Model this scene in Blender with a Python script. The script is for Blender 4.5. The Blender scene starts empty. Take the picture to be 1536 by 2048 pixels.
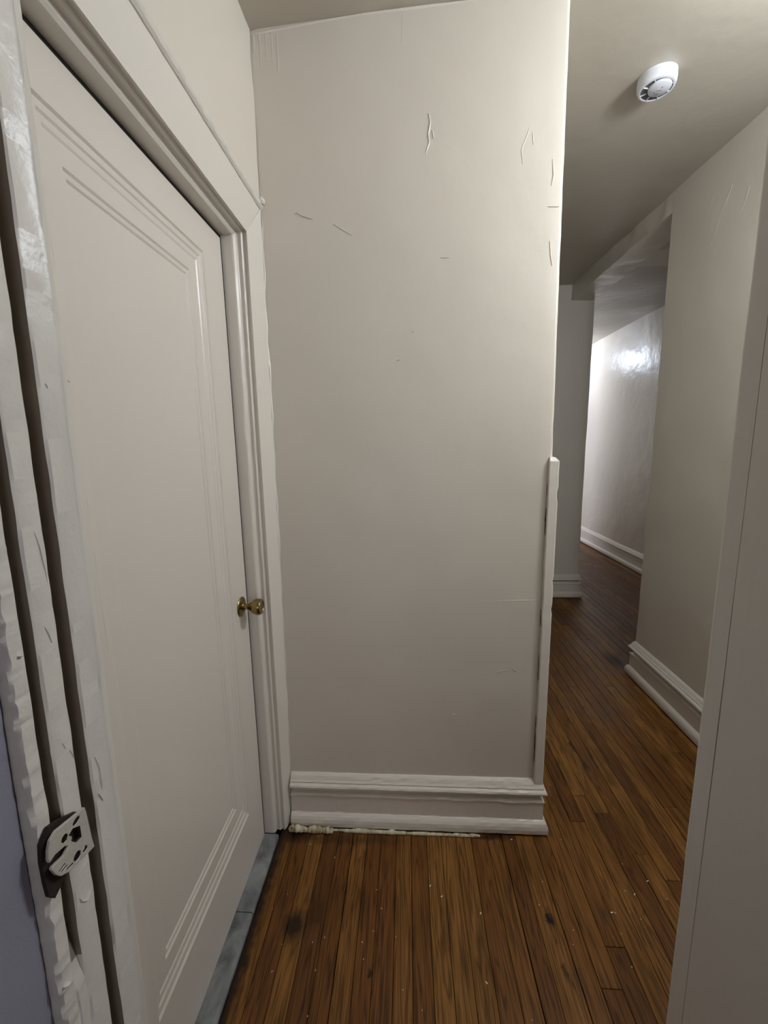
import bpy, bmesh, math, random
from mathutils import Vector, Matrix, noise

random.seed(7)
S = bpy.context.scene
C = S.collection

# ------------------------------------------------------------ camera
R = [(0.9984562, -0.0043868, -0.0553719), (0.0540092, -0.156157, 0.9862545), (-0.0129732, -0.9877225, -0.155679)]
cam_d = bpy.data.cameras.new('camera')
cam = bpy.data.objects.new('camera', cam_d)
C.objects.link(cam)
M = Matrix(((R[0][0], -R[0][1], -R[0][2], 0.0), (R[1][0], -R[1][1], -R[1][2], 0.0),
            (R[2][0], -R[2][1], -R[2][2], 1.42), (0, 0, 0, 1)))
cam.matrix_world = M
cam_d.sensor_fit = 'VERTICAL'
cam_d.sensor_height = 36.0
cam_d.lens = 840.0 / 2048.0 * 36.0
cam_d.clip_start = 0.02
S.camera = cam

# ------------------------------------------------------------ world, lamps, exposure
W = bpy.data.worlds.new('world'); S.world = W; W.use_nodes = True
W.node_tree.nodes['Background'].inputs[0].default_value = (0.6, 0.68, 0.8, 1)
W.node_tree.nodes['Background'].inputs[1].default_value = 0.3


def point(name, loc, watts, col, rad):
    d = bpy.data.lights.new(name, 'POINT'); d.energy = watts; d.color = col; d.shadow_soft_size = rad
    o = bpy.data.objects.new(name, d); o.location = loc; C.objects.link(o); return o


def area(name, loc, direction, w, h, watts, col):
    d = bpy.data.lights.new(name, 'AREA'); d.energy = watts; d.color = col; d.shape = 'RECTANGLE'; d.size = w; d.size_y = h
    o = bpy.data.objects.new(name, d); o.location = loc
    o.rotation_euler = Vector(direction).to_track_quat('-Z', 'Y').to_euler(); C.objects.link(o); return o


point('hall_lamp_light', (1.17, 0.92, 2.38), 26.0, (0.83, 0.91, 1.0), 0.09)          # ceiling lamp in the hall, right of the frame
point('passage_lamp_light', (1.98, 6.25, 2.56), 17.0, (0.74, 0.84, 1.0), 0.12)       # ceiling lamp at the end of the far passage
area('room_fill_light', (0.9, -2.45, 1.6), (0, 1, 0), 1.2, 1.5, 8.8, (0.97, 0.93, 1.0))   # fill light added in the unseen room behind
area('side_room_fill_light', (0.25, 6.95, 1.6), (1, 0, 0), 1.1, 1.4, 34.0, (0.80, 0.84, 1.0))  # unseen light added to brighten the far part of the passage wall

S.view_settings.view_transform = 'Standard'
S.view_settings.look = 'None'
S.view_settings.gamma = 1.0
S.view_settings.use_curve_mapping = False
S.view_settings.exposure = 0.44


# ------------------------------------------------------------ helpers
def lin(c):
    return tuple(((v / 255) / 12.92 if v / 255 <= 0.04045 else ((v / 255 + 0.055) / 1.055) ** 2.4) for v in c) + (1.0,)


def tag(o, label=None, cat=None, group=None, kind=None):
    if label: o['label'] = label
    if cat: o['category'] = cat
    if group: o['group'] = group
    if kind: o['kind'] = kind
    return o


def obj(name, bm, m, parent=None, smooth=False, recalc=True):
    me = bpy.data.meshes.new(name)
    if recalc: bmesh.ops.recalc_face_normals(bm, faces=bm.faces)
    bm.to_mesh(me); bm.free()
    if smooth:
        for p in me.polygons: p.use_smooth = True
        me.set_sharp_from_angle(angle=math.radians(38))
    me.materials.append(m)
    o = bpy.data.objects.new(name, me); C.objects.link(o)
    if parent: o.parent = parent
    return o


def empty(name, loc=(0, 0, 0)):
    o = bpy.data.objects.new(name, None); o.location = loc; C.objects.link(o); return o


def struct(name, bm, m, label, cat, smooth=False):
    return tag(obj(name, bm, m, None, smooth), label, cat, None, 'structure')


def n3(x, y, z, s=1.0, seed=0.0):
    return noise.noise(Vector((x * s + seed, y * s - seed * 1.7, z * s + seed * 0.31)))


def box(bm, x0, x1, y0, y1, z0, z1, cut=0.0, amp=0.0, freq=3.0):
    """closed box; with cut > 0 its faces are gridded and pushed about along their normals"""
    vs = {}
    def rng(a, b):
        n = max(1, int(round((b - a) / cut))) if cut else 1
        return [a + (b - a) * i / n for i in range(n + 1)]
    xs, ys, zs = rng(x0, x1), rng(y0, y1), rng(z0, z1)
    def V(x, y, z):
        k = (round(x, 5), round(y, 5), round(z, 5))
        if k not in vs:
            p = Vector((x, y, z))
            if amp:
                d = amp * noise.noise_vector(p * freq)
                d2 = amp * 0.35 * noise.noise_vector(p * freq * 4.1)
                p = p + d + d2
            vs[k] = bm.verts.new(p)
        return vs[k]
    def face(us, ws, f):
        for i in range(len(us) - 1):
            for j in range(len(ws) - 1):
                bm.faces.new([V(*f(us[i], ws[j])), V(*f(us[i + 1], ws[j])), V(*f(us[i + 1], ws[j + 1])), V(*f(us[i], ws[j + 1]))])
    face(xs, ys, lambda a, b: (a, b, z0)); face(xs, ys, lambda a, b: (a, b, z1))
    face(xs, zs, lambda a, b: (a, y0, b)); face(xs, zs, lambda a, b: (a, y1, b))
    face(ys, zs, lambda a, b: (x0, a, b)); face(ys, zs, lambda a, b: (x1, a, b))
    return bm


def sweep(bm, path, prof, step=0.03, amp=0.0, freq=25.0, closed_back=True, side=1, seed=0.0):
    """profile (d outward, z up) carried along a 2-D path with mitred corners; painted-over irregularity amp"""
    pts = [Vector(p) for p in path]
    segs = []
    for i in range(len(pts)):
        a = (pts[i] - pts[i - 1]).normalized() if i else None
        b = (pts[i + 1] - pts[i]).normalized() if i < len(pts) - 1 else None
        na = Vector((a.y, -a.x)) * side if a else None
        nb = Vector((b.y, -b.x)) * side if b else None
        if na is None: m = nb
        elif nb is None: m = na
        else:
            m = (na + nb).normalized(); m = m / max(0.2, m.dot(na))
        segs.append((pts[i], m))
    rings = []
    for i in range(len(segs) - 1):
        (p, m), (q, k) = segs[i], segs[i + 1]
        n = max(1, int((q - p).length / step))
        for j in range(n + (1 if i == len(segs) - 2 else 0)):
            t = j / n
            rings.append((p.lerp(q, t), m.lerp(k, t) if 0 < j < n or True else m))
    # mitre vectors only at the ends of a leg: blend back to the leg's own normal inside
    out = []
    for i in range(len(segs) - 1):
        (p, m), (q, k) = segs[i], segs[i + 1]
        d = (q - p).normalized(); nn = Vector((d.y, -d.x)) * side
        n = max(1, int((q - p).length / step))
        for j in range(n + 1):
            if j == 0 and i > 0: continue
            t = j / n
            base = p.lerp(q, t)
            out.append((base, m if j == 0 else (k if j == n else nn), d))
    rows = []
    for base, m, d in out:
        row = []
        for a, (dd, z) in enumerate(prof):
            x = base.x + m.x * dd; y = base.y + m.y * dd
            if amp and dd > 0.001:
                e = amp * noise.noise(Vector((base.x * freq + seed, base.y * freq, a * 7.3 + z * 20)))
                e2 = amp * noise.noise(Vector((base.x * freq + 40, base.y * freq + seed, a * 5.1)))
                x += m.x * e; y += m.y * e; z = z + e2
            row.append(bm.verts.new((x, y, z)))
        rows.append(row)
    n = len(prof)
    for i in range(len(rows) - 1):
        for a in range(n if closed_back else n - 1):
            b = (a + 1) % n
            bm.faces.new([rows[i][a], rows[i + 1][a], rows[i + 1][b], rows[i][b]])
    for r in (rows[0], rows[-1]):
        try: bm.faces.new(r)
        except Exception: pass
    return bm


def prism(bm, outer, holes, to3, t0, t1, hole_mat=0):
    """flat outline (with holes) given thickness between t0 and t1"""
    loops = [outer] + holes
    front = []
    edges = []
    for lp in loops:
        vs = [bm.verts.new(to3(a, b, t1)) for a, b in lp]
        front.append(vs)
        edges += [bm.edges.new((vs[i], vs[(i + 1) % len(vs)])) for i in range(len(vs))]
    bmesh.ops.triangle_fill(bm, edges=edges, use_beauty=True)
    for lp, vs in zip(loops, front):
        bk = [bm.verts.new(to3(a, b, t0)) for a, b in lp]
        for i in range(len(vs)):
            j = (i + 1) % len(vs)
            bm.faces.new([vs[i], vs[j], bk[j], bk[i]]).material_index = hole_mat if lp is not outer else 0
    return bm


def lathe(bm, prof, origin, axis='Z', n=40, cap=True):
    rows = []
    for r, h in prof:
        row = []
        for i in range(n):
            a = 2 * math.pi * i / n
            if axis == 'Z': p = (origin[0] + r * math.cos(a), origin[1] + r * math.sin(a), origin[2] + h)
            else: p = (origin[0] + h, origin[1] + r * math.cos(a), origin[2] + r * math.sin(a))
            row.append(bm.verts.new(p))
        rows.append(row)
    for k in range(len(rows) - 1):
        for i in range(n):
            j = (i + 1) % n
            bm.faces.new([rows[k][i], rows[k][j], rows[k + 1][j], rows[k + 1][i]])
    if cap:
        bm.faces.new(rows[0]); bm.faces.new(rows[-1])
    return bm


def ridge(bm, pts, to3, w=0.004, h=0.0015):
    """a crack or sag in old paint: a low tapering ridge lying on its surface"""
    P = []
    for i in range(len(pts) - 1):
        for k in range(5):
            t = k / 5
            P.append((pts[i][0] * (1 - t) + pts[i + 1][0] * t, pts[i][1] * (1 - t) + pts[i + 1][1] * t))
    P.append(pts[-1])
    rows = []
    for i, (a, b) in enumerate(P):
        q = P[min(i + 1, len(P) - 1)]; p = P[max(i - 1, 0)]
        dx, dy = q[0] - p[0], q[1] - p[1]; L = math.hypot(dx, dy) or 1
        nx, ny = -dy / L, dx / L
        s = math.sin(math.pi * (i + 0.35) / (len(P) - 0.3)) ** 0.5
        ww = w * s * 0.5; hh = h * s
        j = 0.0008 * noise.noise(Vector((a * 60, b * 60, 3)))
        a += nx * j; b += ny * j
        rows.append([bm.verts.new(to3(a - nx * ww, b - ny * ww, -0.0012)), bm.verts.new(to3(a, b, hh)),
                     bm.verts.new(to3(a + nx * ww, b + ny * ww, -0.0012))])
    for i in range(len(rows) - 1):
        for a, b in ((0, 1), (1, 2), (2, 0)):
            bm.faces.new([rows[i][a], rows[i + 1][a], rows[i + 1][b], rows[i][b]])
    bm.faces.new(rows[0]); bm.faces.new(rows[-1])
    return bm


# ------------------------------------------------------------ materials
def mat(name):
    m = bpy.data.materials.new(name); m.use_nodes = True
    nt = m.node_tree; b = nt.nodes['Principled BSDF']
    return m, nt, b


def node(nt, t, **kw):
    n = nt.nodes.new(t)
    for k, v in kw.items(): setattr(n, k, v)
    return n


def paint(name, col, rough=0.38, fine=0.12, coarse=0.25, streak=0.0, var=0.05, spec=0.5, lumps=0.0, fscale=260.0):
    m, nt, b = mat(name)
    L = nt.links
    geo = node(nt, 'ShaderNodeNewGeometry')
    n1 = node(nt, 'ShaderNodeTexNoise'); n1.inputs['Scale'].default_value = 1.7; n1.inputs['Detail'].default_value = 3
    L.new(geo.outputs['Position'], n1.inputs['Vector'])
    ramp = node(nt, 'ShaderNodeMix', data_type='RGBA')
    c0 = tuple(v * (1 - var) for v in col[:3]) + (1,); c1 = tuple(min(1, v * (1 + var)) for v in col[:3]) + (1,)
    ramp.inputs[6].default_value = c0; ramp.inputs[7].default_value = c1
    L.new(n1.outputs['Fac'], ramp.inputs[0]); L.new(ramp.outputs[2], b.inputs['Base Color'])
    b.inputs['Roughness'].default_value = rough
    b.inputs['Specular IOR Level'].default_value = spec
    # relief: orange peel, roller waviness, brush streaks, lumps
    f = node(nt, 'ShaderNodeTexNoise'); f.inputs['Scale'].default_value = fscale; f.inputs['Detail'].default_value = 2
    L.new(geo.outputs['Position'], f.inputs['Vector'])
    g = node(nt, 'ShaderNodeTexNoise'); g.inputs['Scale'].default_value = 7.0; g.inputs['Detail'].default_value = 3
    L.new(geo.outputs['Position'], g.inputs['Vector'])
    bf = node(nt, 'ShaderNodeBump'); bf.inputs['Strength'].default_value = fine; bf.inputs['Distance'].default_value = 0.001
    L.new(f.outputs['Fac'], bf.inputs['Height'])
    bg = node(nt, 'ShaderNodeBump'); bg.inputs['Strength'].default_value = coarse; bg.inputs['Distance'].default_value = 0.02
    L.new(g.outputs['Fac'], bg.inputs['Height']); L.new(bf.outputs[0], bg.inputs['Normal'])
    last = bg
    if lumps:
        l = node(nt, 'ShaderNodeTexNoise'); l.inputs['Scale'].default_value = 55.0; l.inputs['Detail'].default_value = 4; l.inputs['Roughness'].default_value = 0.6
        L.new(geo.outputs['Position'], l.inputs['Vector'])
        bl = node(nt, 'ShaderNodeBump'); bl.inputs['Strength'].default_value = lumps; bl.inputs['Distance'].default_value = 0.006
        L.new(l.outputs['Fac'], bl.inputs['Height']); L.new(last.outputs[0], bl.inputs['Normal']); last = bl
    if streak:
        mp = node(nt, 'ShaderNodeMapping'); mp.inputs['Scale'].default_value = (90, 90, 1.5)
        L.new(geo.outputs['Position'], mp.inputs['Vector'])
        s = node(nt, 'ShaderNodeTexNoise'); s.inputs['Scale'].default_value = 1.0; s.inputs['Detail'].default_value = 2
        L.new(mp.outputs[0], s.inputs['Vector'])
        bs = node(nt, 'ShaderNodeBump'); bs.inputs['Strength'].default_value = streak; bs.inputs['Distance'].default_value = 0.003
        L.new(s.outputs['Fac'], bs.inputs['Height']); L.new(last.outputs[0], bs.inputs['Normal']); last = bs
    L.new(last.outputs[0], b.inputs['Normal'])
    return m


CREAM = (0.66, 0.61, 0.535)
M_wall = paint('cream_wall_paint', CREAM, 0.40, 0.10, 0.16, 0.04, 0.05)
M_trim = paint('cream_trim_paint', (0.70, 0.655, 0.59), 0.33, 0.06, 0.08, 0.10, 0.04, lumps=0.06)
M_rough = paint('thick_lumpy_trim_paint', (0.69, 0.65, 0.59), 0.34, 0.08, 0.15, 0.0, 0.06, lumps=0.20)
M_door = paint('cream_door_paint', (0.70, 0.65, 0.59), 0.30, 0.10, 0.05, 0.05, 0.03)
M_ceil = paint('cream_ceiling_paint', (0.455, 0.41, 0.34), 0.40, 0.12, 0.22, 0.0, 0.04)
M_base = paint('cream_baseboard_paint', (0.71, 0.66, 0.59), 0.33, 0.05, 0.08, 0.0, 0.04, lumps=0.10)
M_gloss = paint('glossy_wall_paint', CREAM, 0.31, 0.04, 0.32, 0.0, 0.04)
M_lav = paint('lavender_grey_paint', (0.27, 0.265, 0.32), 0.55, 0.35, 0.1, 0.0, 0.05)
M_groove, _, _b = mat('brown_groove'); _b.inputs['Base Color'].default_value = (0.27, 0.225, 0.175, 1); _b.inputs['Roughness'].default_value = 0.7  # darker brown than the jamb paint, for the groove faces
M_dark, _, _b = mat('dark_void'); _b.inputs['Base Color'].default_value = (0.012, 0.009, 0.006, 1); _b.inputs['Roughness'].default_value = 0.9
M_rust_shade, _, _b = mat('rust_and_shade'); _b.inputs['Base Color'].default_value = (0.020, 0.011, 0.008, 1); _b.inputs['Roughness'].default_value = 0.8  # rust darkened further to carry the shade in and behind the strike plate
M_plastic, _, _b = mat('white_plastic'); _b.inputs['Base Color'].default_value = (0.66, 0.67, 0.71, 1); _b.inputs['Roughness'].default_value = 0.35
M_vent, _, _b = mat('grey_vent_mesh'); _b.inputs['Base Color'].default_value = (0.10, 0.09, 0.11, 1); _b.inputs['Roughness'].default_value = 0.6
M_chip, _, _b = mat('white_paint_flake'); _b.inputs['Base Color'].default_value = (0.75, 0.72, 0.66, 1); _b.inputs['Roughness'].default_value = 0.5
M_steel, _, _b = mat('painted_screw'); _b.inputs['Base Color'].default_value = (0.12, 0.12, 0.12, 1); _b.inputs['Roughness'].default_value = 0.35; _b.inputs['Metallic'].default_value = 0.8

M_brass, nt, b = mat('aged_brass')
b.inputs['Base Color'].default_value = (0.29, 0.215, 0.085, 1); b.inputs['Metallic'].default_value = 1.0; b.inputs['Roughness'].default_value = 0.22

M_plate = paint("chipped_plate_paint", (0.50, 0.465, 0.40), 0.35, 0.1, 0.1, 0.0, 0.15, lumps=0.35)

# marble
M_marble, nt, b = mat('grey_marble')
L = nt.links
g = node(nt, 'ShaderNodeNewGeometry')
t = node(nt, 'ShaderNodeTexNoise'); t.inputs['Scale'].default_value = 11; t.inputs['Detail'].default_value = 6; t.inputs['Roughness'].default_value = 0.6; t.inputs['Distortion'].default_value = 0.6
L.new(g.outputs['Position'], t.inputs['Vector'])
r = node(nt, 'ShaderNodeValToRGB'); r.color_ramp.elements[0].position = 0.33; r.color_ramp.elements[1].position = 0.68
r.color_ramp.elements[0].color = (0.085, 0.090, 0.092, 1); r.color_ramp.elements[1].color = (0.31, 0.32, 0.32, 1)
L.new(t.outputs['Fac'], r.inputs[0]); L.new(r.outputs[0], b.inputs['Base Color'])
b.inputs['Roughness'].default_value = 0.35

# foam
M_foam, nt, b = mat('yellowed_foam')
L = nt.links
g = node(nt, 'ShaderNodeNewGeometry')
t = node(nt, 'ShaderNodeTexNoise'); t.inputs['Scale'].default_value = 45; t.inputs['Detail'].default_value = 4
L.new(g.outputs['Position'], t.inputs['Vector'])
r = node(nt, 'ShaderNodeValToRGB'); r.color_ramp.elements[0].position = 0.35; r.color_ramp.elements[1].position = 0.62
r.color_ramp.elements[0].color = (0.30, 0.24, 0.13, 1); r.color_ramp.elements[1].color = (0.66, 0.60, 0.44, 1)
L.new(t.outputs['Fac'], r.inputs[0]); L.new(r.outputs[0], b.inputs['Base Color']); b.inputs['Roughness'].default_value = 0.4


# oak strip flooring: tone per plank, cathedral and straight grain, knots and old stains at their places
def wood():
    m, nt, b = mat('stained_oak_strip')
    L = nt.links
    oi = node(nt, 'ShaderNodeObjectInfo'); tc = node(nt, 'ShaderNodeTexCoord'); geo = node(nt, 'ShaderNodeNewGeometry')
    off = node(nt, 'ShaderNodeVectorMath', operation='MULTIPLY_ADD')
    comb = node(nt, 'ShaderNodeCombineXYZ')
    L.new(oi.outputs['Random'], comb.inputs[0]); L.new(oi.outputs['Random'], comb.inputs[1]); L.new(oi.outputs['Random'], comb.inputs[2])
    off.inputs[1].default_value = (37.0, 91.0, 13.0)
    L.new(comb.outputs[0], off.inputs[0]); L.new(tc.outputs['Object'], off.inputs[2])
    # grain
    mp = node(nt, 'ShaderNodeMapping'); mp.inputs['Scale'].default_value = (34, 1.6, 8)
    L.new(off.outputs[0], mp.inputs['Vector'])
    w = node(nt, 'ShaderNodeTexNoise'); w.inputs['Scale'].default_value = 1.0; w.inputs['Detail'].default_value = 3; w.inputs['Distortion'].default_value = 0.4
    L.new(mp.outputs[0], w.inputs['Vector'])
    rings = node(nt, 'ShaderNodeMath', operation='MULTIPLY'); rings.inputs[1].default_value = 9.0
    L.new(w.outputs['Fac'], rings.inputs[0])
    fr = node(nt, 'ShaderNodeMath', operation='PINGPONG'); fr.inputs[1].default_value = 0.5
    L.new(rings.outputs[0], fr.inputs[0])
    gr = node(nt, 'ShaderNodeValToRGB')
    gr.color_ramp.elements[0].position = 0.0; gr.color_ramp.elements[0].color = (0.25, 0.22, 0.20, 1)
    gr.color_ramp.elements[1].position = 0.30; gr.color_ramp.elements[1].color = (1, 1, 1, 1)
    L.new(fr.outputs[0], gr.inputs[0])
    # pores
    mp2 = node(nt, 'ShaderNodeMapping'); mp2.inputs['Scale'].default_value = (420, 10, 60)
    L.new(off.outputs[0], mp2.inputs['Vector'])
    p = node(nt, 'ShaderNodeTexNoise'); p.inputs['Scale'].default_value = 1.0; p.inputs['Detail'].default_value = 2
    L.new(mp2.outputs[0], p.inputs['Vector'])
    pr = node(nt, 'ShaderNodeMapRange'); pr.inputs[1].default_value = 0.35; pr.inputs[2].default_value = 0.6; pr.inputs[3].default_value = 0.68; pr.inputs[4].default_value = 1.08
    L.new(p.outputs['Fac'], pr.inputs[0])
    # tone
    tone = node(nt, 'ShaderNodeValToRGB')
    e = tone.color_ramp.elements
    e[0].position = 0.0; e[0].color = (0.138, 0.052, 0.010, 1)
    e[1].position = 1.0; e[1].color = (0.27, 0.122, 0.026, 1)
    x = e.new(0.35); x.color = (0.172, 0.065, 0.0125, 1)
    x = e.new(0.62); x.color = (0.212, 0.088, 0.017, 1)
    L.new(oi.outputs['Random'], tone.inputs[0])
    a = node(nt, 'ShaderNodeMix', data_type='RGBA', blend_type='MULTIPLY'); a.inputs[0].default_value = 0.8
    L.new(tone.outputs[0], a.inputs[6]); L.new(gr.outputs[0], a.inputs[7])
    a2 = node(nt, 'ShaderNodeMix', data_type='RGBA', blend_type='MULTIPLY'); a2.inputs[0].default_value = 1.0
    L.new(a.outputs[2], a2.inputs[6]); L.new(pr.outputs[0], a2.inputs[7])
    last = a2.outputs[2]
    # blotchy wear of the stain over the whole floor
    bl = node(nt, 'ShaderNodeTexNoise'); bl.inputs['Scale'].default_value = 4.0; bl.inputs['Detail'].default_value = 4
    L.new(geo.outputs['Position'], bl.inputs['Vector'])
    mr = node(nt, 'ShaderNodeMapRange'); mr.inputs[1].default_value = 0.3; mr.inputs[2].default_value = 0.7; mr.inputs[3].default_value = 0.78; mr.inputs[4].default_value = 1.15
    L.new(bl.outputs['Fac'], mr.inputs[0])
    a3 = node(nt, 'ShaderNodeMix', data_type='RGBA', blend_type='MULTIPLY'); a3.inputs[0].default_value = 1.0
    L.new(last, a3.inputs[6]); L.new(mr.outputs[0], a3.inputs[7]); last = a3.outputs[2]
    # knots, burns, ingrained dirt: (x, y, radius x, radius y, strength)
    wob = node(nt, 'ShaderNodeTexNoise'); wob.inputs['Scale'].default_value = 38; wob.inputs['Detail'].default_value = 3
    L.new(geo.outputs['Position'], wob.inputs['Vector'])
    wv = node(nt, 'ShaderNodeVectorMath', operation='MULTIPLY_ADD'); wv.inputs[1].default_value = (0.035, 0.035, 0)
    L.new(wob.outputs['Color'], wv.inputs[0]); L.new(geo.outputs['Position'], wv.inputs[2])
    for (sx, sy, rx, ry, st) in [(-0.345, 1.037, .035, .045, .9), (-0.287, 1.079, .03, .05, .5), (-0.109, 0.929, .008, .012, .9), (0.425, 1.089, .010, .030, 1.0),
                                 (1.36, 2.66, .055, .12, .95), (-0.415, 1.34, .045, .04, .95), (0.30, 1.352, .07, .014, .8), (-0.478, 1.05, .030, .6, .95),
                                 (-0.40, 0.93, .03, .09, .35), (0.775, 1.84, .01, .04, .8), (0.79, 1.72, .009, .035, .7), (-0.26, 1.32, .25, .02, .45), (0.425, 0.96, .008, .02, .7)]:
        sb = node(nt, 'ShaderNodeVectorMath', operation='SUBTRACT'); sb.inputs[1].default_value = (sx + .0175, sy + .0175, 0)
        L.new(wv.outputs[0], sb.inputs[0])
        sc = node(nt, 'ShaderNodeVectorMath', operation='MULTIPLY'); sc.inputs[1].default_value = (1 / rx, 1 / ry, 0)
        L.new(sb.outputs[0], sc.inputs[0])
        ln = node(nt, 'ShaderNodeVectorMath', operation='LENGTH'); L.new(sc.outputs[0], ln.inputs[0])
        q = node(nt, 'ShaderNodeMapRange'); q.inputs[1].default_value = 0.45; q.inputs[2].default_value = 1.25; q.inputs[3].default_value = st; q.inputs[4].default_value = 0.0
        L.new(ln.outputs['Value'], q.inputs[0])
        mx = node(nt, 'ShaderNodeMix', data_type='RGBA'); mx.inputs[7].default_value = (0.012, 0.006, 0.003, 1)
        L.new(q.outputs[0], mx.inputs[0]); L.new(last, mx.inputs[6]); last = mx.outputs[2]
    L.new(last, b.inputs['Base Color'])
    rr = node(nt, 'ShaderNodeMapRange'); rr.inputs[1].default_value = 0.3; rr.inputs[2].default_value = 0.7; rr.inputs[3].default_value = 0.34; rr.inputs[4].default_value = 0.52
    L.new(bl.outputs['Fac'], rr.inputs[0]); L.new(rr.outputs[0], b.inputs['Roughness'])
    b.inputs['Specular IOR Level'].default_value = 0.30
    bu = node(nt, 'ShaderNodeBump'); bu.inputs['Strength'].default_value = 0.25; bu.inputs['Distance'].default_value = 0.0006
    L.new(p.outputs['Fac'], bu.inputs['Height']); L.new(bu.outputs[0], b.inputs['Normal'])
    return m


M_wood = wood()
M_sub, _, _b = mat('dark_subfloor'); _b.inputs['Base Color'].default_value = (0.010, 0.006, 0.004, 1); _b.inputs['Roughness'].default_value = 0.9


# ------------------------------------------------------------ the setting
def interp(x, X, Y):
    if x <= X[0]: return Y[0]
    for i in range(len(X) - 1):
        if x <= X[i + 1]:
            return Y[i] + (Y[i + 1] - Y[i]) * (x - X[i]) / (X[i + 1] - X[i])
    return Y[-1]


def zc(x, y):
    z = interp(x, [-.50, -.44, 0, .5, 1.39, 2.56], [2.595, 2.612, 2.643, 2.658, 2.678, 2.69]) + .022 * max(0, min(y, 5.0) - 1.4)
    return z


# ceiling: a slightly sagging plaster sheet with thickness
bm = bmesh.new()
nx, ny = 44, 110
lo = []; hi = []
for j in range(ny + 1):
    y = -2.6 + 10.8 * j / ny
    rl = []; rh = []
    for i in range(nx + 1):
        x = -0.75 + 3.55 * i / nx
        z = zc(x, y) + .006 * n3(x, y, 0, 2.3) + (.007 * n3(x * .25, y * 2.4, 4) if x > 1.45 and y > 3 else 0)
        rl.append(bm.verts.new((x, y, z))); rh.append(bm.verts.new((x, y, 2.95)))
    lo.append(rl); hi.append(rh)
for j in range(ny):
    for i in range(nx):
        bm.faces.new([lo[j][i], lo[j][i + 1], lo[j + 1][i + 1], lo[j + 1][i]])
        bm.faces.new([hi[j][i], hi[j + 1][i], hi[j + 1][i + 1], hi[j][i + 1]])
for j in range(ny):
    for c in (0, nx): bm.faces.new([lo[j][c], lo[j + 1][c], hi[j + 1][c], hi[j][c]])
for i in range(nx):
    for c in (0, ny): bm.faces.new([lo[c][i], hi[c][i], hi[c][i + 1], lo[c][i + 1]])
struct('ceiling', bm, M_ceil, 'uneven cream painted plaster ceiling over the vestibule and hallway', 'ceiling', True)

# floor with its strips
bm = bmesh.new(); box(bm, -0.75, 2.80, -2.6, 8.2, -0.10, -0.018)
floor = struct('floor', bm, M_sub, 'narrow strip oak floor stained reddish brown with dark gaps', 'floor')

lanes = [-.476, -.423, -.365, -.312, -.256, -.205, -.152, -.101, -.044, .009, .064, .117, .171, .226, .285, .337, .388, .454, .505, .560, .613, .668, .722, .780, .838]
while lanes[-1] < 2.50: lanes.append(round(lanes[-1] + 0.0545 + random.uniform(-.0015, .0015), 4))
lanes[-1] = 2.555
fixed = {19: [1.023, 1.597], 21: [1.553], 23: [1.308], 18: [.927]}
rp = random.Random(11)
# tones chosen per lane in the vestibule come out of the object's random value; offsets of height keep strips uneven
nplank = 0
for k in range(len(lanes) - 1):
    x0, x1 = lanes[k], lanes[k + 1]
    xm = (x0 + x1) / 2
    if xm < .478: y0, y1 = .20, 1.372
    elif xm < 1.385: y0, y1 = .20, 3.84
    else: y0, y1 = 2.49, 7.6
    if 1.385 < xm < 1.58: spans = [(2.49, 3.84)]
    elif xm >= 1.58: spans = [(2.49, 7.6)]
    else: spans = [(y0, y1)]
    for a, bnd in spans:
        cuts = [a]
        if k in fixed:
            cuts += fixed[k]
        y = cuts[-1] + rp.uniform(1.0, 2.3)
        while y < bnd - .35:
            if xm > .478 or rp.random() < .35: cuts.append(y)
            y += rp.uniform(.9, 2.3)
        cuts.append(bnd)
        for c in range(len(cuts) - 1):
            ya, yb = cuts[c] + .0006, cuts[c + 1] - .0006
            bm = bmesh.new()
            dz = rp.uniform(-.0006, .0006)
            gl = rp.choice([.0006, .0008, .0010, .0018]); gr_ = .0005
            X0, X1 = x0 + gl - xm, x1 - gr_ - xm
            ym = (ya + yb) / 2; Y0, Y1 = ya - ym, yb - ym
            e = .0011
            lo_ = [bm.verts.new(v) for v in ((X0, Y0, -.018), (X1, Y0, -.018), (X1, Y1, -.018), (X0, Y1, -.018))]
            md = [bm.verts.new(v) for v in ((X0, Y0, dz - e), (X1, Y0, dz - e), (X1, Y1, dz - e), (X0, Y1, dz - e))]
            tp = [bm.verts.new(v) for v in ((X0 + e, Y0 + e, dz), (X1 - e, Y0 + e, dz), (X1 - e, Y1 - e, dz), (X0 + e, Y1 - e, dz))]
            bm.faces.new(lo_[::-1]); bm.faces.new(tp)
            for i in range(4):
                j = (i + 1) % 4
                bm.faces.new([lo_[i], lo_[j], md[j], md[i]]); bm.faces.new([md[i], md[j], tp[j], tp[i]])
            o = obj('floor_strip', bm, M_wood, floor, recalc=False)
            o.location = (xm, ym, 0)
            nplank += 1


def Yface(yy):            # flat coordinates (x, z) on a wall that faces the camera
    return lambda a, b, t: (a, yy - t, b)


def Xface(xx, s):         # flat coordinates (y, z) on a wall that faces +X (s=1) or -X (s=-1)
    return lambda a, b, t: (xx + s * t, a, b)


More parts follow.
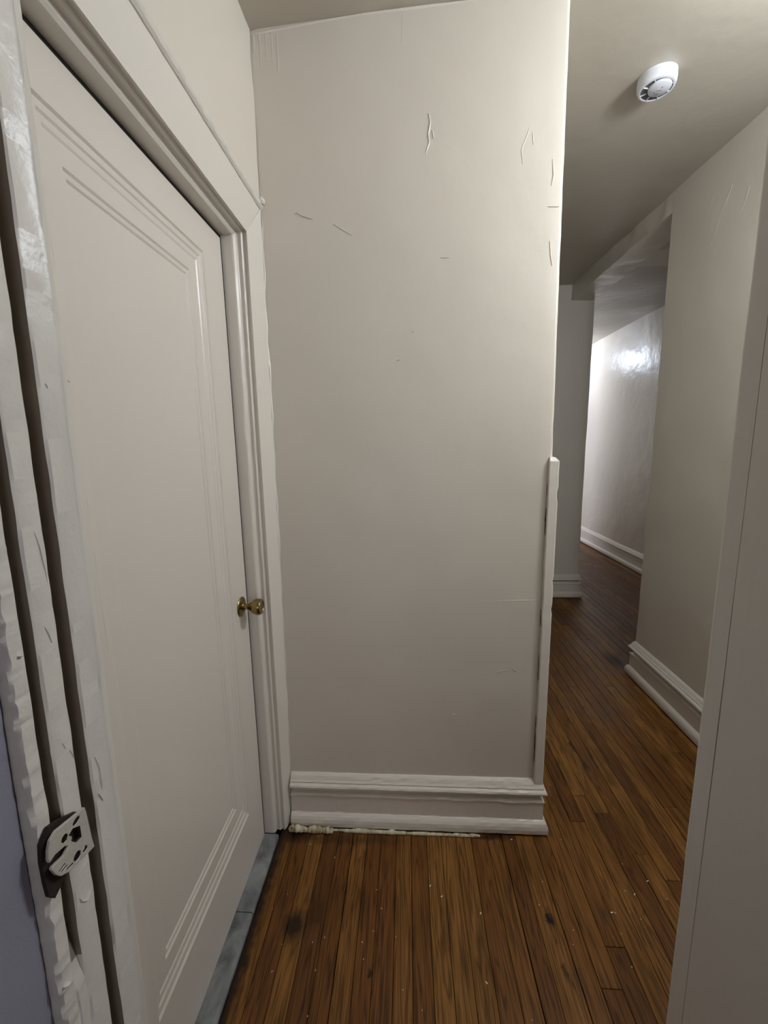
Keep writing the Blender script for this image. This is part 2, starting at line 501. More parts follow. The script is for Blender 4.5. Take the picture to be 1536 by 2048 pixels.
# centre wall: pier between closet and hallway, its right corner rounded and leaning a little
bm = bmesh.new()
nr = 64
rows = []
prof = [(-.62, 1.395)]
nxw = 26
for i in range(nxw + 1): prof.append((-.60 + (.460 + .60) * i / nxw, 1.395))
for a in (20, 45, 70, 90):
    r_ = .011
    prof.append((.460 + r_ * math.sin(math.radians(a)), 1.395 + r_ - r_ * math.cos(math.radians(a))))
prof += [(.471, 1.50), (.471, 2.2), (.471, 3.20), (-.62, 3.20)]
for j in range(nr + 1):
    z = -.02 + 2.80 * j / nr
    row = []
    for i, (x, y) in enumerate(prof):
        lean = -.009 * max(0, z - 1.37) if x > .4 else 0
        d = .0022 * n3(x, 0, z, 3.1) + .0010 * n3(x, 5, z, 11)
        if x > .445: d += .0012 * n3(x, 3, z, 18)
        xx = x + lean + (.0014 * n3(9, 0, z, 14) if x > .455 else 0)
        row.append(bm.verts.new((xx, y - d if y < 1.45 else y, z)))
    rows.append(row)
n = len(prof)
for j in range(nr):
    for i in range(n):
        k = (i + 1) % n
        bm.faces.new([rows[j][i], rows[j][k], rows[j + 1][k], rows[j + 1][i]])
bm.faces.new(rows[0]); bm.faces.new(rows[-1])
wb = struct('wall_back', bm, M_wall, 'narrow cream wall facing the camera between the panelled door and the hallway', 'wall', True)
F = Yface(1.3945)
cr = [([(-0.335, 2.129), (-0.312, 2.116), (-0.285, 2.108)], .004, .0018), ([(-0.221, 2.091), (-0.194, 2.075), (-0.165, 2.057)], .004, .0018),
      ([(0.104, 1.985), (0.130, 1.983)], .003, .0015), ([(0.067, 2.375), (0.072, 2.350), (0.066, 2.322), (0.069, 2.299), (0.059, 2.270)], .006, .0024),
      ([(0.078, 2.332), (0.082, 2.309)], .004, .0015), ([(0.360, 2.330), (0.351, 2.302), (0.337, 2.269), (0.342, 2.228)], .005, .0018),
      ([(0.367, 2.313), (0.371, 2.279)], .005, .0015), ([(0.420, 2.114), (0.452, 2.112)], .0035, .0016), ([(-0.033, 1.688), (-0.021, 1.690)], .004, .002),
      ([(0.016, 1.774), (0.024, 1.774)], .003, .0015), ([(-0.006, 2.640), (-0.010, 2.553)], .003, .0008), ([(0.277, 1.448), (0.302, 1.423), (0.339, 1.407), (0.383, 1.397), (0.443, 1.396)], .0018, .0009),
      ([(-0.005, 0.970), (0.004, 0.977)], .004, .0022), ([(0.158, 0.462), (0.169, 0.458)], .005, .0025), ([(0.249, 0.622), (0.286, 0.625)], .002, .0009),
      ([(0.312, 0.627), (0.345, 0.635)], .003, .0015), ([(0.369, 0.640), (0.379, 0.632)], .003, .0018), ([(0.246, 0.887), (0.350, 0.891), (0.450, 0.893)], .003, .0012),
      ([(-0.150, 1.280), (-0.105, 1.286)], .003, .0010), ([(0.427, 2.24), (0.432, 2.20), (0.428, 2.17)], .003, .0012), ([(0.43, 2.02), (0.434, 1.98), (0.44, 1.95)], .003, .0012)]
for p, w_, h_ in cr:
    bm = bmesh.new(); ridge(bm, p, F, w_ * 1.1, h_ * .5); obj('paint_crack', bm, M_wall, wb, True)
bm = bmesh.new()
for k in range(6):
    x = -.455 + .017 * k + random.uniform(-.003, .003)
    ridge(bm, [(x, 2.60), (x + .001, 2.60 - random.uniform(.04, .11))]  , F, .009, .0001)
tag(obj('paint_drip', bm, M_wall, wb, True), kind='stuff')
# rough caulk line where the pier meets the door casing
bm = bmesh.new(); pts = []
ridge(bm, [(-.4445 + .0016 * math.sin(i * 2.1) + .001 * math.sin(i * .7), 2.14 - i * .0485) for i in range(41)], F, .009, .0035)
obj('caulk_line', bm, M_rough, wb, True)
bm = bmesh.new()
ridge(bm, [(-.470, 2.60), (-.30, 2.617), (-.12, 2.632), (.05, 2.641), (.2, 2.648)], F, .012, .003)
obj('ceiling_caulk', bm, M_wall, wb, True)

# left wall, with the closet door's opening
bm = bmesh.new()
box(bm, -.60, -.447, .485, 1.393, 2.146, 2.80, .045, .004, 5)
box(bm, -.60, -.50, 1.345, 1.40, -.02, 2.146)
box(bm, -.60, -.50, .485, .535, -.02, 2.146)
box(bm, -.75, -.66, .36, 1.50, -.02, 2.80)
struct('wall_left', bm, M_wall, 'cream wall on the left above and around the panelled door', 'wall', True)

# right wall of the hall
bm = bmesh.new(); box(bm, 1.388, 2.75, .36, 2.485, -.02, 2.80, .055, .004, 3.5)
wr = struct('wall_right', bm, M_wall, 'cream hallway wall on the right with white baseboard at its foot', 'wall', True)
FX = Xface(1.387, -1)
for p, w_, h_ in [([(2.06, 2.50), (2.12, 2.40), (2.16, 2.30)], .006, .003), ([(2.17, 2.52), (2.20, 2.46), (2.21, 2.42)], .005, .0025), ([(2.26, 2.48), (2.24, 2.40)], .005, .002),
                  ([(1.96, 2.44), (1.99, 2.36)], .005, .002)]:
    bm = bmesh.new(); ridge(bm, p, FX, w_ * 2.5, h_ * .2); obj('paint_crack', bm, M_wall, wr, True)

# far wall block at the end of the hall, and the wall of the passage beyond
bm = bmesh.new(); box(bm, .40, 1.578, 3.85, 6.15, -.02, 2.90, .09, .004, 3)
struct('wall_end', bm, M_wall, 'grey shaded wall end at the far end of the hallway', 'wall', True)
bm = bmesh.new(); box(bm, 2.56, 2.75, 2.48, 8.1, -.02, 2.90, .06, .006, 2.6)
struct('wall_passage', bm, M_gloss, 'glossy cream wall of the far passage lit by a ceiling lamp', 'wall', True)
bm = bmesh.new(); box(bm, -.75, 2.75, 8.0, 8.15, -.02, 2.95); box(bm, -.75, -.60, 3.2, 8.0, -.02, 2.95)
struct('wall_far', bm, M_wall, 'cream wall closing the side room beyond the hallway', 'wall')
# dropped beam over the opening
bm = bmesh.new(); box(bm, 1.386, 1.572, 2.47, 3.86, 2.604, 2.86, .035, .007, 9)
struct('trim_2', bm, M_gloss, 'low lumpy painted beam under the ceiling over the hallway opening', 'beam', True)
bm = bmesh.new(); box(bm, 1.572, 2.565, 2.49, 3.50, 2.722, 2.90, .12, .002, 4)
struct('trim_3', bm, M_wall, 'lowered shaded ceiling strip behind the hallway beam', 'soffit', True)

# room behind the camera
bm = bmesh.new()
box(bm, -.60, -.396, -2.6, .354, -.02, 2.80, .08, .003, 4)
struct('wall_near_left', bm, M_lav, 'lavender grey wall at the left edge beside the lumpy door jamb', 'wall', True)
bm = bmesh.new(); box(bm, 2.40, 2.6, -2.6, .36, -.02, 2.8); box(bm, -.6, 2.6, -2.75, -2.55, -.02, 2.8)
struct('wall_behind', bm, M_lav, 'lavender grey walls of the room behind the camera', 'wall')

# near doorway: right jamb (wall between the room and the hallway)
bm = bmesh.new()
box(bm, .3520, 2.45, .30, .4535, -.02, 2.80, .05, .0004, 6)
wn = struct('wall_near_right', bm, M_trim, 'smooth pale grey partition filling the right edge of the picture', 'wall', True)
bm = bmesh.new()
jp = []
for j in range(81):
    z = 2.34 * j / 80
    w_ = .0011 * n3(0, 7, z, 9)
    jp.append((z, w_))
rows = []
for z, w_ in jp:
    rows.append([bm.verts.new(p) for p in ((.3535, .4538, z), (.3518, .4541, z), (.3516, .478 + w_, z), (.3522, .4805 + w_, z), (.3545, .4825 + w_, z), (.42, .4825, z), (.42, .4538, z))])
for j in range(80):
    for i in range(7):
        k = (i + 1) % 7
        bm.faces.new([rows[j][i], rows[j][k], rows[j + 1][k], rows[j + 1][i]])
bm.faces.new(rows[0]); bm.faces.new(rows[-1])
struct('trim_4', bm, M_trim, 'narrow flat casing strip on the edge of the right-hand partition', 'door casing', False)

# near doorway: left jamb with two deep grooves
bm = bmesh.new()
JX = -.383
jprof = [(-.42, .3555), (JX - .004, .3555), (JX, .3585), (JX + .0005, .3700), (JX - .002, .3735), (JX - .020, .3745), (JX - .020, .3865), (JX - .002, .3870), (JX, .3895),
         (JX, .4120), (JX - .002, .4145), (JX - .020, .4155), (JX - .020, .4315), (JX - .002, .4325), (JX, .4350), (JX, .4600), (JX + .0018, .4630), (JX, .4660),
         (JX - .001, .4715), (JX - .004, .4770), (JX - .010, .4800), (-.60, .4800), (-.60, .3555)]
rows = []
NJ = 900
for j in range(NJ + 1):
    z = 2.42 * j / NJ
    row = []
    for i, (x, y) in enumerate(jprof):
        a = .0009; a2 = .0007
        if i in (1, 2, 3):
            k_ = .45 if z > 1.35 else 1.0
            a, a2 = .0024 * k_, .0021 * k_
        if z < 1.1 and i in (4, 5, 6, 7, 8): a2 = .0016
        if 19 < i: a = a2 = 0
        if 13 < i <= 19: a, a2 = .0006, .0008
        f = 62 if i in (1, 2, 3) else 24
        dx = a * n3(i * .9, 1, z * f, 1.0); dy = a2 * n3(i * .9, 11, z * f, 1.0)
        # groove 1 closes up with old paint near the floor
        if i in (5, 6) and z < .90: dx += .019 * min(1, (.90 - z) / .10)
        if i in (1, 2, 3): dx -= .001 + (.0035 if abs((z * 37) % 1 - .5) < .10 else 0) * n3(1, 1, z * 9)
        row.append(bm.verts.new((x + dx, y + dy, z)))
    rows.append(row)
n = len(jprof)
for j in range(NJ):
    for i in range(n):
        k = (i + 1) % n
        bm.faces.new([rows[j][i], rows[j][k], rows[j + 1][k], rows[j + 1][i]])
for f in bm.faces:
    c_ = f.calc_center_median()
    if c_.x < JX - .0045 and (.3736 < c_.y < .3875 or .4148 < c_.y < .4325) and len(f.verts) == 4 and (c_.y > .4 or c_.z > .833): f.material_index = 1
bm.faces.new(rows[0]); bm.faces.new(rows[-1])
jamb = struct('trim_5', bm, M_rough, 'thickly painted door jamb at the left edge with two dark vertical grooves', 'door jamb', True)
jamb.data.materials.append(M_groove)
FJ = Xface(JX, 1)
bm = bmesh.new()
for p, w_, h_ in [([(.3995, 1.235), (.405, 1.215)], .002, .0012), ([(.403, 1.338), (.406, 1.32), (.4085, 1.30), (.410, 1.28)], .0018, .0012), ([(.452, 1.335), (.456, 1.335)], .0015, .0015),
                  ([(.396, .895), (.402, .891), (.409, .897)], .003, .0025), ([(.392, .905), (.394, .898), (.397, .893)], .002, .0018), ([(.396, .935), (.411, .935)], .0015, .001),
                  ([(.440, 1.05), (.4445, 1.03), (.445, 1.0)], .004, .0016), ([(.438, 1.0), (.444, .985)], .003, .0018), ([(.399, 1.10), (.403, 1.09)], .0015, .001), ([(.408, 1.085), (.4125, 1.07)], .0015, .001),
                  ([(.366, 1.22), (.371, 1.218)], .003, .003), ([(.4405, 1.49), (.443, 1.485)], .002, .0015), ([(.3585, .83), (.366, .826)], .003, .003)]:
    ridge(bm, p, FJ, w_, h_)
tag(obj('paint_blister', bm, M_rough, jamb, True), kind='stuff')

# the painted-over strike plate on that jamb
outl = [(0.4044, 1.0146), (0.3967, 1.016), (0.3807, 1.020), (0.3651, 1.0238), (0.3574, 1.0199), (0.3538, 1.0112), (0.3524, 1.0023), (0.3535, 0.9975), (.3606, .9995), (.3735, .9965), (.3775, .9915),
        (.3700, .9880), (.3555, .9905), (0.3542, 0.9889), (0.3583, 0.9776), (0.3638, 0.9693), (0.368, 0.9668), (0.3746, 0.9628), (0.396, 0.9582), (0.4104, 0.9559), (0.4086, 0.9681), (0.4072, 0.9878), (0.4057, 1.0064)]
hole1 = [(.3800, 1.0035), (.3850, 1.0055), (.3940, 1.0000), (.3942, .9862), (.3870, .9872), (.3822, .9935)]
def ell(cy, cz, ry, rz, rot=0, n=12):
    return [(cy + ry * math.cos(2 * math.pi * i / n) * math.cos(rot) - rz * math.sin(2 * math.pi * i / n) * math.sin(rot),
             cz + ry * math.cos(2 * math.pi * i / n) * math.sin(rot) + rz * math.sin(2 * math.pi * i / n) * math.cos(rot)) for i in range(n)]
holes = [hole1, ell(.3910, 1.0100, .0050, .0030, .2), ell(.3742, 1.0052, .0042, .0042), ell(.3972, .9672, .0032, .0030), ell(.3860, .9700, .0050, .0048)]
slits = [[(.3700, .9788), (.3627, .9775), (.3630, .9760), (.3703, .9772)], [(.3718, .9748), (.3650, .9744), (.3652, .9729), (.3720, .9731)], [(.3795, .9685), (.3712, .9700), (.3712, .9687), (.3795, .9668)]]
bm = bmesh.new(); prism(bm, outl, holes + slits, lambda a, b, t: (JX + t, a, b), .0088, .0118, 1)
plate = obj('strike_plate', bm, M_plate, jamb); plate.data.materials.append(M_rust_shade)  # second slot paints the shade onto the walls of the holes
bv = plate.modifiers.new('worn_edges', 'BEVEL'); bv.width = .0006; bv.segments = 1; bv.limit_method = 'ANGLE'
plate['label'] = 'battered strike plate with empty latch hole, slot and screw holes'
bm = bmesh.new()
prism(bm, [(.4005, 1.012), (.378, 1.024), (.365, 1.028), (.354, 1.018), (.3520, 1.0), (.3525, .975), (.354, .955), (.360, .946), (.370, .952), (.380, .9605), (.395, .9605), (.4035, .962), (.402, 1.008)], [], lambda a, b, t: (JX + t, a, b), .0003, .0048)
obj('recess_shade', bm, M_rust_shade, plate)  # dark sheet: rust behind the plate, plus its cast shadow painted at lower left
bm = bmesh.new(); lathe(bm, [(.0001, .0030), (.0030, .0030), (.0036, .0018), (.0036, 0)], (JX + .0060, .3862, .9702), 'X', 14)
obj('screw', bm, M_steel, plate)
bm = bmesh.new(); prism(bm, ell(.3825, .9935, .0040, .0035), [], lambda a, b, t: (JX + t, a, b), .003, .008)
obj('latch_stub', bm, M_plate, plate)

# ------------------------------------------------------------ closet door and its casing
def skew(o):
    for v in o.data.vertices:
        v.co.y += -.019 * (v.co.z - 1.0)
    return o


door = empty('door_1', (-.532, .93, 0))
tag(door, 'tall cream one-panel door with small brass knob on the left', 'door', None, 'structure')
DX = -.532


def dchild(name, bm, m, parent=door, smooth=False):
    o = obj(name, bm, m, parent, smooth)
    for v in o.data.vertices: v.co.y += -.019 * (v.co.z - 1.0)
    o.data.transform(Matrix.Translation((.532, -.93, 0)))
    return o


rects = [(.672, 1.186, .212, 1.930, 0), (.675, 1.183, .217, 1.926, .0040), (.683, 1.174, .230, 1.916, .0050), (.686, 1.171, .235, 1.912, .0080), (.695, 1.162, .247, 1.902, .0088),
         (.698, 1.159, .251, 1.898, .0110), (.730, 1.124, .291, 1.864, .0112), (.733, 1.121, .295, 1.860, .0145), (.740, 1.114, .302, 1.852, .0150), (.743, 1.111, .306, 1.848, .0180)]


def ringbox(bm, r, k0, k1, seg=40, amp=.0):
    """steps of the moulding between nested rectangles k0..k1, gridded lengthwise so the paint can run unevenly"""
    R_ = []
    for k in range(k0, k1 + 1):
        y0, y1, z0, z1, d = r[k]
        pts = []
        for i in range(10): pts.append((y0 + (y1 - y0) * i / 10, z0))
        for i in range(seg): pts.append((y1, z0 + (z1 - z0) * i / seg))
        for i in range(10): pts.append((y1 - (y1 - y0) * i / 10, z1))
        for i in range(seg): pts.append((y0, z1 - (z1 - z0) * i / seg))
        row = []
        for a, b in pts:
            e = amp * n3(a, k * 3.1, b, 16)
            row.append(bm.verts.new((DX - d + e * .3, a + e, b + e)))
        R_.append(row)
    m = len(R_[0])
    for k in range(len(R_) - 1):
        for i in range(m):
            j = (i + 1) % m
            bm.faces.new([R_[k][i], R_[k][j], R_[k + 1][j], R_[k + 1][i]])
    return R_


y0d, y1d, z0d, z1d = .556, 1.3005, .010, 2.013
a0, a1, b0, b1 = rects[0][:4]
for (ya, yb, za, zb, nm) in [(y0d, a0, z0d, z1d, 'stile'), (a1, y1d, z0d, z1d, 'stile'), (a0, a1, z0d, b0, 'bottom_rail'), (a0, a1, b1, z1d, 'top_rail')]:
    bm = bmesh.new()
    box(bm, DX - .036, DX, ya, yb, za, zb, .06 if nm != 'x' else 0)
    dchild(nm, bm, M_door)
bm = bmesh.new(); ringbox(bm, rects, 0, 6, 40, .0006)
dchild('panel_moulding', bm, M_door)
bm = bmesh.new(); R_ = ringbox(bm, rects, 6, 9, 40, .0006)
bm.faces.new(R_[-1])
dchild('door_panel', bm, M_door)
bm = bmesh.new(); FD = Xface(DX - .0001, 1)
for p, w_, h_ in [([(1.274, .262), (1.283, .285)], .003, .0012), ([(1.256, .205), (1.26, .215)], .002, .001)]:
    ridge(bm, p, FD, w_, h_)
for p, w_, h_ in [([(.66, 1.53), (.672, 1.525)], .002, .0015)]:
    ridge(bm, p, FD, w_, h_)
dchild('paint_scuff', bm, M_door)
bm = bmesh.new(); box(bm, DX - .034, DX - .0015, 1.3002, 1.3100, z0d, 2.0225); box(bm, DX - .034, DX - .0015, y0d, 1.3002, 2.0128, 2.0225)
dchild('gap_shade', bm, M_dark)  # black filler that paints the shade into the gap round the door
# knob: rose, neck and tulip-shaped knob
KY, KZ = 1.2525, .918
kb = empty('door_knob'); kb.parent = door; kb.location = (.532 + DX, KY - .93, KZ)
bm = bmesh.new(); lathe(bm, [(.0001, 0), (.0305, 0), (.0318, .0022), (.0300, .0046), (.0230, .0070), (.0150, .0085), (.0125, .0130), (.0001, .0130)], (0, 0, 0), 'X', 40, False)
o = obj('rose', bm, M_brass, kb, True)
bm = bmesh.new(); lathe(bm, [(.0001, .012), (.0092, .012), (.0085, .020), (.0092, .026), (.0130, .031), (.0200, .039), (.0245, .048), (.0262, .056), (.0255, .063), (.0225, .0675), (.0200, .0672), (.0185, .0655), (.0120, .0645), (.0001, .0648)], (0, 0, 0), 'X', 40, False)
o = obj('knob', bm, M_brass, kb, True)

# casing: reveal, bead, groove, bead, flat face; u = distance outward from the door's edge
cp = [(-.600, .000), (-.503, .001), (-.4985, .0022), (-.4935, .0075), (-.4925, .0100), (-.4930, .0145), (-.4905, .0160), (-.4850, .0165), (-.4825, .0145), (-.4790, .0140), (-.4765, .0165), (-.4745, .0205), (-.4720, .0215), (-.4640, .0165), (-.4615, .0160)]
casing = empty('trim_1', (-.48, 1.31, 0))
tag(casing, 'moulded cream casing around the panelled door, paint built up thick', 'door casing', None, 'structure')


def cchild(name, bm, m, smooth=True):
    o = obj(name, bm, m, casing, smooth)
    for v in o.data.vertices:
        t = max(0.0, min(1.0, (1.395 - v.co.y) / .07))
        v.co.y += -.019 * (v.co.z - 1.0) * t
    o.data.transform(Matrix.Translation((.48, -1.31, 0)))
    return o


YE, ZE = 1.3095, 2.0235
# right side
bm = bmesh.new(); rows = []
NS = 120
for j in range(NS + 1):
    row = []
    for i, (x, u) in enumerate(cp):
        zt = ZE + u
        z = .006 + (zt - .006) * j / NS
        a = .0008 if 2 <= i <= 12 else .0002
        row.append(bm.verts.new((x + a * n3(i * 1.3, 2, z * 14), YE + u + a * n3(i * 1.3, 8, z * 14), z)))
    z = .006 + (2.142 - .006) * j / NS
    row.append(bm.verts.new((-.4440, 1.3920 + .0012 * n3(3, 3, z * 20), z)))
    row.append(bm.verts.new((-.600, 1.3920, z)))
    rows.append(row)
n = len(rows[0])
for j in range(NS):
    for i in range(n):
        k = (i + 1) % n
        bm.faces.new([rows[j][i], rows[j][k], rows[j + 1][k], rows[j + 1][i]])
bm.faces.new(rows[0]); bm.faces.new(rows[-1])
cchild('side_casing', bm, M_trim, False)
# head
bm = bmesh.new(); rows = []
for j in range(61):
    row = []
    for i, (x, u) in enumerate(cp):
        y1 = YE + u
        y = .485 + (y1 - .485) * j / 60
        a = .0005 if 2 <= i <= 12 else .0001
        row.append(bm.verts.new((x + a * n3(i * 1.3, y * 14, 2), y, ZE + u + a * n3(i * 1.3, y * 14, 9))))
    y = .485 + (1.3920 - .485) * j / 60
    row.append(bm.verts.new((-.4470, y, 2.142)))
    row.append(bm.verts.new((-.600, y, 2.142)))
    rows.append(row)
for j in range(60):
    for i in range(n):
        k = (i + 1) % n
        bm.faces.new([rows[j][i], rows[j][k], rows[j + 1][k], rows[j + 1][i]])
bm.faces.new(rows[0]); bm.faces.new(rows[-1])
cchild('head_casing', bm, M_trim, False)
# left side, mostly behind the near jamb
bm = bmesh.new(); box(bm, -.600, -.450, .486, .5495, .006, 2.0230)
cchild('side_casing', bm, M_trim, False)
# ragged ledge of plaster and paint over the head casing
bm = bmesh.new(); rows = []
for j in range(121):
    y = .486 + (1.402 - .486) * j / 120
    q = .0020 * n3(1, y * 30, 2) + .0014 * n3(4, y * 80, 2)
    q2 = .0020 * n3(7, y * 26, 5)
    row = [bm.verts.new(p) for p in ((-.470, y, 2.136), (-.4445 + q, y, 2.1395 + q2), (-.4395 + q, y, 2.1435 + q2 + q), (-.4365 + q, y, 2.1490 + q2), (-.4385 + q, y, 2.1560 + q), (-.4450, y, 2.1640 + q2), (-.470, y, 2.168))]
    rows.append(row)
for j in range(120):
    for i in range(7):
        k = (i + 1) % 7
        bm.faces.new([rows[j][i], rows[j][k], rows[j + 1][k], rows[j + 1][i]])
bm.faces.new(rows[0]); bm.faces.new(rows[-1])
cchild('paint_ledge', bm, M_rough, False)
bm = bmesh.new(); lathe(bm, [(.0001, -.010), (.006, -.009), (.010, -.003), (.009, .004), (.005, .009), (.0001, .0105)], (-.437, 1.386, 2.158), 'Z', 14, False)
cchild('paint_lump', bm, M_rough)

# marble threshold
th = empty('marble_threshold', (-.50, .9, 0))
tag(th, 'worn grey marble threshold under the panelled door, in two slabs', 'threshold')
for ya, yb in ((.40, 1.0590), (1.0615, 1.3245)):
    bm = bmesh.new(); P = [(-.600, .0), (-.600, .0065), (-.4885, .0070), (-.4830, .0055), (-.4795, .0015), (-.479, -.017), (-.600, -.017)]
    ra = [bm.verts.new((x, ya, z)) for x, z in P]; rb = [bm.verts.new((x, yb, z)) for x, z in P]
    for i in range(len(P)):
        k = (i + 1) % len(P); bm.faces.new([ra[i], ra[k], rb[k], rb[i]])
    bm.faces.new(ra); bm.faces.new(rb)
    o = obj('marble_slab', bm, M_marble, th); o.data.transform(Matrix.Translation((.50, -.9, 0)))

# ------------------------------------------------------------ baseboards
bprof = [(-.004, .001), (.030, .004), (.0355, .010), (.0365, .026), (.0345, .038), (.0300, .0475), (.0235, .0540), (.0195, .057), (.0190, .060), (.0190, .124), (.0225, .1275), (.0225, .1315), (.0150, .1345), (.0060, .1375), (.0050, .1480), (.0060, .1560), (.0150, .1590), (.0270, .1620), (.0300, .1680), (.0275, .1740), (.0230, .1775), (.0190, .1785), (.0205, .1835), (.0160, .1890), (.0130, .1950), (.0090, .2020), (.0030, .2085), (-.004, .2100)]
bm = bmesh.new(); sweep(bm, [(-.4425, 1.394), (.4715, 1.394), (.4715, 1.75)], bprof, .012, .0016, 28, side=1, seed=2)
bb = struct('baseboard_back', bm, M_base, 'lumpy white baseboard along the foot of the narrow centre wall', 'baseboard', False)
bm = bmesh.new(); sweep(bm, [(1.3880, .49), (1.3880, 2.4860), (2.2, 2.4860)], [(d, z * 1.07) for d, z in bprof], .03, .0006, 20, side=-1, seed=5)
struct('baseboard_right', bm, M_base, 'clean white moulded baseboard along the right hallway wall', 'baseboard', False)
bm = bmesh.new(); sweep(bm, [(.48, 3.848), (1.580, 3.848), (1.580, 6.1)], [(d, z * 1.04) for d, z in bprof], .05, .0006, 20, side=1, seed=8)
struct('baseboard_end', bm, M_base, 'white baseboard wrapping the corner of the far hallway wall end', 'baseboard', False)
bm = bmesh.new(); sweep(bm, [(2.558, 2.50), (2.558, 7.9)], [(d, z * 1.04) for d, z in bprof], .05, .0006, 20, side=-1, seed=9)
struct('baseboard_passage', bm, M_base, 'white baseboard running along the lit wall of the far passage', 'baseboard', False)

# corner guard on the pier's right edge
bm = bmesh.new(); rows = []
for j in range(71):
    z = .196 + 1.168 * j / 70
    q = .0012 * n3(2, 2, z * 16); q2 = .0010 * n3(5, 1, z * 30)
    nick = -.003 if abs(z - 1.255) < .009 or abs(z - .97) < .008 or abs(z - .87) < .008 else 0
    rows.append([bm.verts.new(p) for p in ((.4565 + q, 1.3965, z), (.4560 + q, 1.3850, z), (.4585 + q, 1.3815 + q2, z), (.4850 + q2 + nick, 1.3815 + q2, z), (.4885 + q2 + nick, 1.3845, z), (.4890 + q2 + nick, 1.4300, z), (.4705, 1.4300, z), (.4705, 1.3965, z))])
# chamfered top
rows.append([bm.verts.new(p) for p in ((.4590, 1.3965, 1.378), (.4590, 1.3915, 1.378), (.4600, 1.3900, 1.378), (.4770, 1.3895, 1.376), (.4790, 1.3915, 1.375), (.4790, 1.4300, 1.375), (.4705, 1.4300, 1.378), (.4705, 1.3965, 1.378))])
for j in range(len(rows) - 1):
    for i in range(8):
        k = (i + 1) % 8
        bm.faces.new([rows[j][i], rows[j][k], rows[j + 1][k], rows[j + 1][i]])
bm.faces.new(rows[0]); bm.faces.new(rows[-1])
guard = obj('corner_guard', bm, M_trim); tag(guard, 'tall cream wooden corner strip on the right edge of the centre wall', 'corner guard')
bm = bmesh.new()
for p in ([(.4535, 1.29), (.4545, 1.24)], [(.4535, 1.21), (.453, 1.12)], [(.453, .86), (.4535, .80)], [(.4535, .46), (.453, .28)], [(.4540, .70), (.4535, .60)]):
    rows = []
    for a, b in p: pass
    (a, z1_), (b, z0_) = p
    for t in range(13):
        z = z0_ + (z1_ - z0_) * t / 12; x = b + (a - b) * t / 12
        w_ = .0011 * (.35 + abs(n3(1, 1, z * 90)) * 2) * math.sin(math.pi * (t + .4) / 12.8)
        rows.append([bm.verts.new((x + .0025 - w_, 1.3916, z)), bm.verts.new((x + .0025 + w_, 1.3900, z)), bm.verts.new((x + .0025 + w_, 1.3960, z)), bm.verts.new((x + .0025 - w_, 1.3960, z))])
    for t in range(12):
        for i in range(4):
            k = (i + 1) % 4; bm.faces.new([rows[t][i], rows[t][k], rows[t + 1][k], rows[t + 1][i]])
tag(obj('open_joint', bm, M_dark, guard), kind='stuff')

# expanding foam squeezed out under the baseboard
bm = bmesh.new()
rf = random.Random(4)
def blob(x, y, z, rx, ry, rz):
    v = bmesh.ops.create_icosphere(bm, subdivisions=2, radius=1.0)['verts']
    for q in v:
        p = q.co.copy(); k = 1 + .12 * noise.noise(p * 2.2 + Vector((x * 50, 0, 0)))
        q.co = Vector((x + p.x * rx * k, y + p.y * ry * k, z + p.z * rz * k))
for (x, r_, l) in [(-.436, .012, .012), (-.425, .008, .010), (-.415, .013, .014), (-.400, .011, .016), (-.386, .009, .010), (-.377, .008, .010), (-.366, .011, .011), (-.352, .013, .015), (-.338, .012, .014),
                   (-.326, .010, .010), (-.312, .010, .012), (-.301, .012, .012), (-.289, .009, .012)]:
    blob(x, 1.3450, r_ * 1.0, l, r_ * 1.1, r_ * 1.0)
blob(-.431, 1.336, .026, .005, .005, .010)
x = -.272
while x < .26:
    r_ = (.0075 if x < -.05 else .0055) * rf.uniform(.75, 1.15)
    if not (-.275 < x < -.235): blob(x, 1.3500, r_ * .9, .016, r_ * 1.1, r_ * 1.05)
    else: blob(x, 1.354, .003, .014, .005, .0035)
    x += .014
foam = obj('foam_sealant', bm, M_foam, None, True)
tag(foam, 'lumpy yellowed expanding foam squeezed out under the centre baseboard', 'foam')

# ------------------------------------------------------------ smoke detector
DXc, DYc = .873, 1.725
DZc = zc(DXc, DYc) + .004
det = empty('smoke_detector', (DXc, DYc, DZc))
tag(det, 'round white smoke detector fixed to the hallway ceiling', 'smoke detector')
bm = bmesh.new(); lathe(bm, [(.0001, 0), (.0600, 0), (.0605, -.004), (.0600, -.010), (.0590, -.0112), (.0001, -.0112)], (0, 0, 0), 'Z', 64, False)
obj('mounting_base', bm, M_plastic, det, True)
bm = bmesh.new(); lathe(bm, [(.0580, -.0105), (.0605, -.0120), (.0612, -.020), (.0600, -.030), (.0570, -.0375), (.0520, -.0400), (.0490, -.0395), (.0480, -.0360), (.0001, -.0360)], (0, 0, 0), 'Z', 64, False)
obj('cover_ring', bm, M_plastic, det, True)
bm = bmesh.new(); lathe(bm, [(.0001, -.0362), (.0478, -.0362), (.0478, -.0375), (.0001, -.0375)], (0, 0, 0), 'Z', 48, False)
obj('vent_screen', bm, M_vent, det)
cx_, cy_ = .006, -.010
bm = bmesh.new(); lathe(bm, [(.0001, -.0370), (.0350, -.0370), (.0360, -.0385), (.0355, -.0430), (.0330, -.0450), (.0001, -.0455)], (cx_, cy_, 0), 'Z', 48, False)
cen = obj('test_button', bm, M_plastic, det, True)
for k in range(8):
    a = 2 * math.pi * k / 8 + .2
    bm = bmesh.new(); box(bm, .030, .0495, -.0011, .0011, -.0405, -.0370)
    o = obj('vent_rib', bm, M_plastic, det); o.rotation_euler = (0, 0, a)
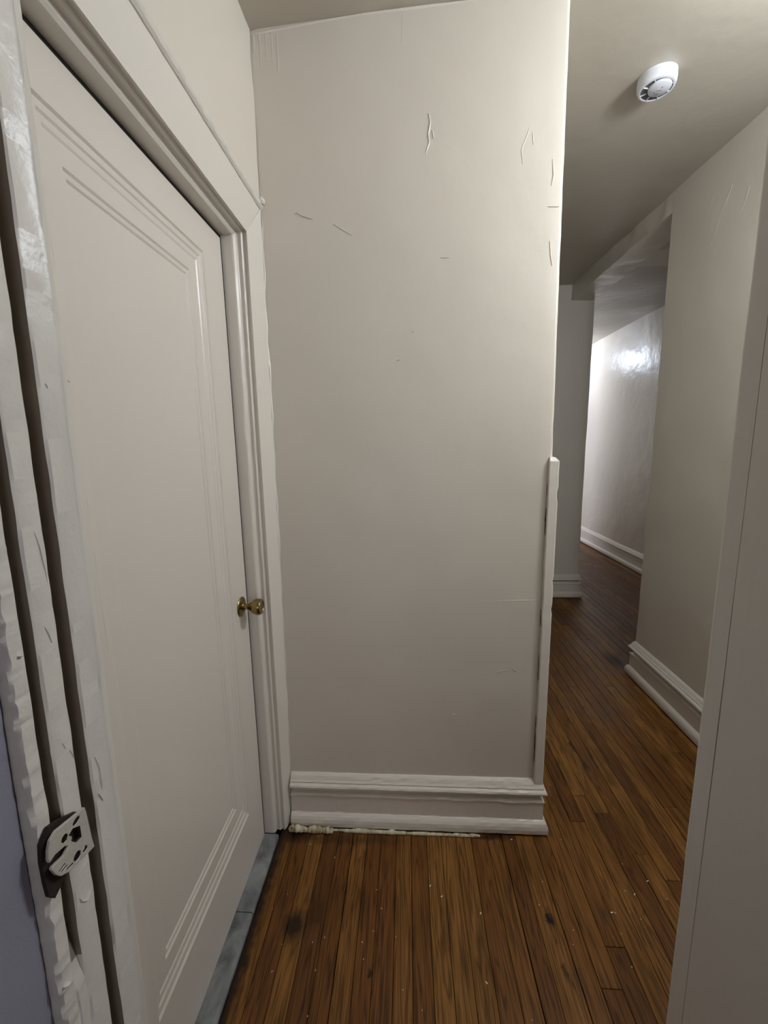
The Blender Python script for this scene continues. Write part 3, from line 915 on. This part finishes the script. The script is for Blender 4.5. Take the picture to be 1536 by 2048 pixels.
for (a, b, r_) in ((.010, -.020, .0016), (-.006, .004, .0022)):
    bm = bmesh.new(); lathe(bm, [(.0001, -.0452), (r_, -.0452), (r_, -.0462), (.0001, -.0462)], (a, b, 0), 'Z', 12, False)
    obj('indicator_lens', bm, M_vent, cen)
# faint moulded lettering lines on the button are too small to read: thin raised bars
for (yy, w_) in ((-.006, .016), (.008, .011), (.014, .013)):
    bm = bmesh.new(); box(bm, cx_ - w_ / 2, cx_ + w_ / 2, yy - .0006, yy + .0006, -.0460, -.0450); obj('moulded_line', bm, M_vent, cen)
det.scale = (1, 1, 1.12)

# ------------------------------------------------------------ paint chips on the floor
chips = [(-0.335, 1.327), (-0.355, 1.295), (-0.258, 1.25), (-0.104, 1.149), (-0.085, 1.094), (-0.28, 0.995), (-0.136, 1.002), (-0.106, 1.031), (-0.257, 0.93), (-0.128, 0.961), (-0.376, 0.922), (-0.039, 1.02),
         (-0.017, 0.899), (0.032, 0.861), (-0.257, 0.836), (-0.389, 1.123), (-0.247, 1.009), (-0.367, 0.986), (-0.424, 1.077), (0.728, 1.27), (0.81, 1.161), (0.692, 1.18),
         (0.629, 1.113), (0.674, 1.117), (0.698, 1.099), (0.62, 1.057), (0.609, 0.977), (0.438, 1.198), (0.405, 1.125), (0.469, 1.023), (0.552, 1.352), (0.484, 1.06), (0.305, 0.855)]
big = [(0.069, 1.168, .9), (0.104, 1.137, .3), (0.219, 1.093, .8), (0.206, 0.924, -.9), (0.716, 1.17, .8), (0.78, 1.214, .2), (.619, 1.113, 0), (.373, 1.344, 0)]
rc = random.Random(3)


def chip(x, y, s, rot):
    bm = bmesh.new()
    nn = 6
    ang = [2 * math.pi * i / nn + rc.uniform(-.3, .3) for i in range(nn)]
    top = [bm.verts.new((s * 1.7 * math.cos(a) * rc.uniform(.7, 1.1), s * .8 * math.sin(a) * rc.uniform(.7, 1.1), s * .5 + s * .25 * math.cos(a))) for a in ang]
    bot = [bm.verts.new((v.co.x * .8, v.co.y * .8, 0)) for v in top]
    bm.faces.new(top); bm.faces.new(bot[::-1])
    for i in range(nn):
        j = (i + 1) % nn; bm.faces.new([bot[i], bot[j], top[j], top[i]])
    o = obj('paint_chip', bm, M_chip); o.location = (x, y, .0004); o.rotation_euler = (0, 0, rot)
    return o


for x, y in chips:
    tag(chip(x, y, rc.uniform(.0009, .0017), rc.uniform(0, 3)), 'tiny white paint speck lying on the brown floor strips', 'paint chip', 'tiny paint specks scattered on the floor')
bl = ['curved white paint flake lying on the strips below the middle of the baseboard', 'white paint flake just nearer the camera than the curved flake', 'largest elongated white paint flake in front of the corner strip',
      'slanting white paint flake nearest the camera on the vestibule floor', 'large white flake on the hallway floor near the right partition', 'white flake closest to the right-hand partition on the hallway floor',
      'white flake beside a smaller speck in the middle of the hallway floor', 'bright white flake lying under the baseboard near its right end']
for (x, y, a), l_ in zip(big, bl):
    tag(chip(x, y, .0027, a), l_, 'paint chip', 'larger paint flakes on the floor')
print('planks', nplank)
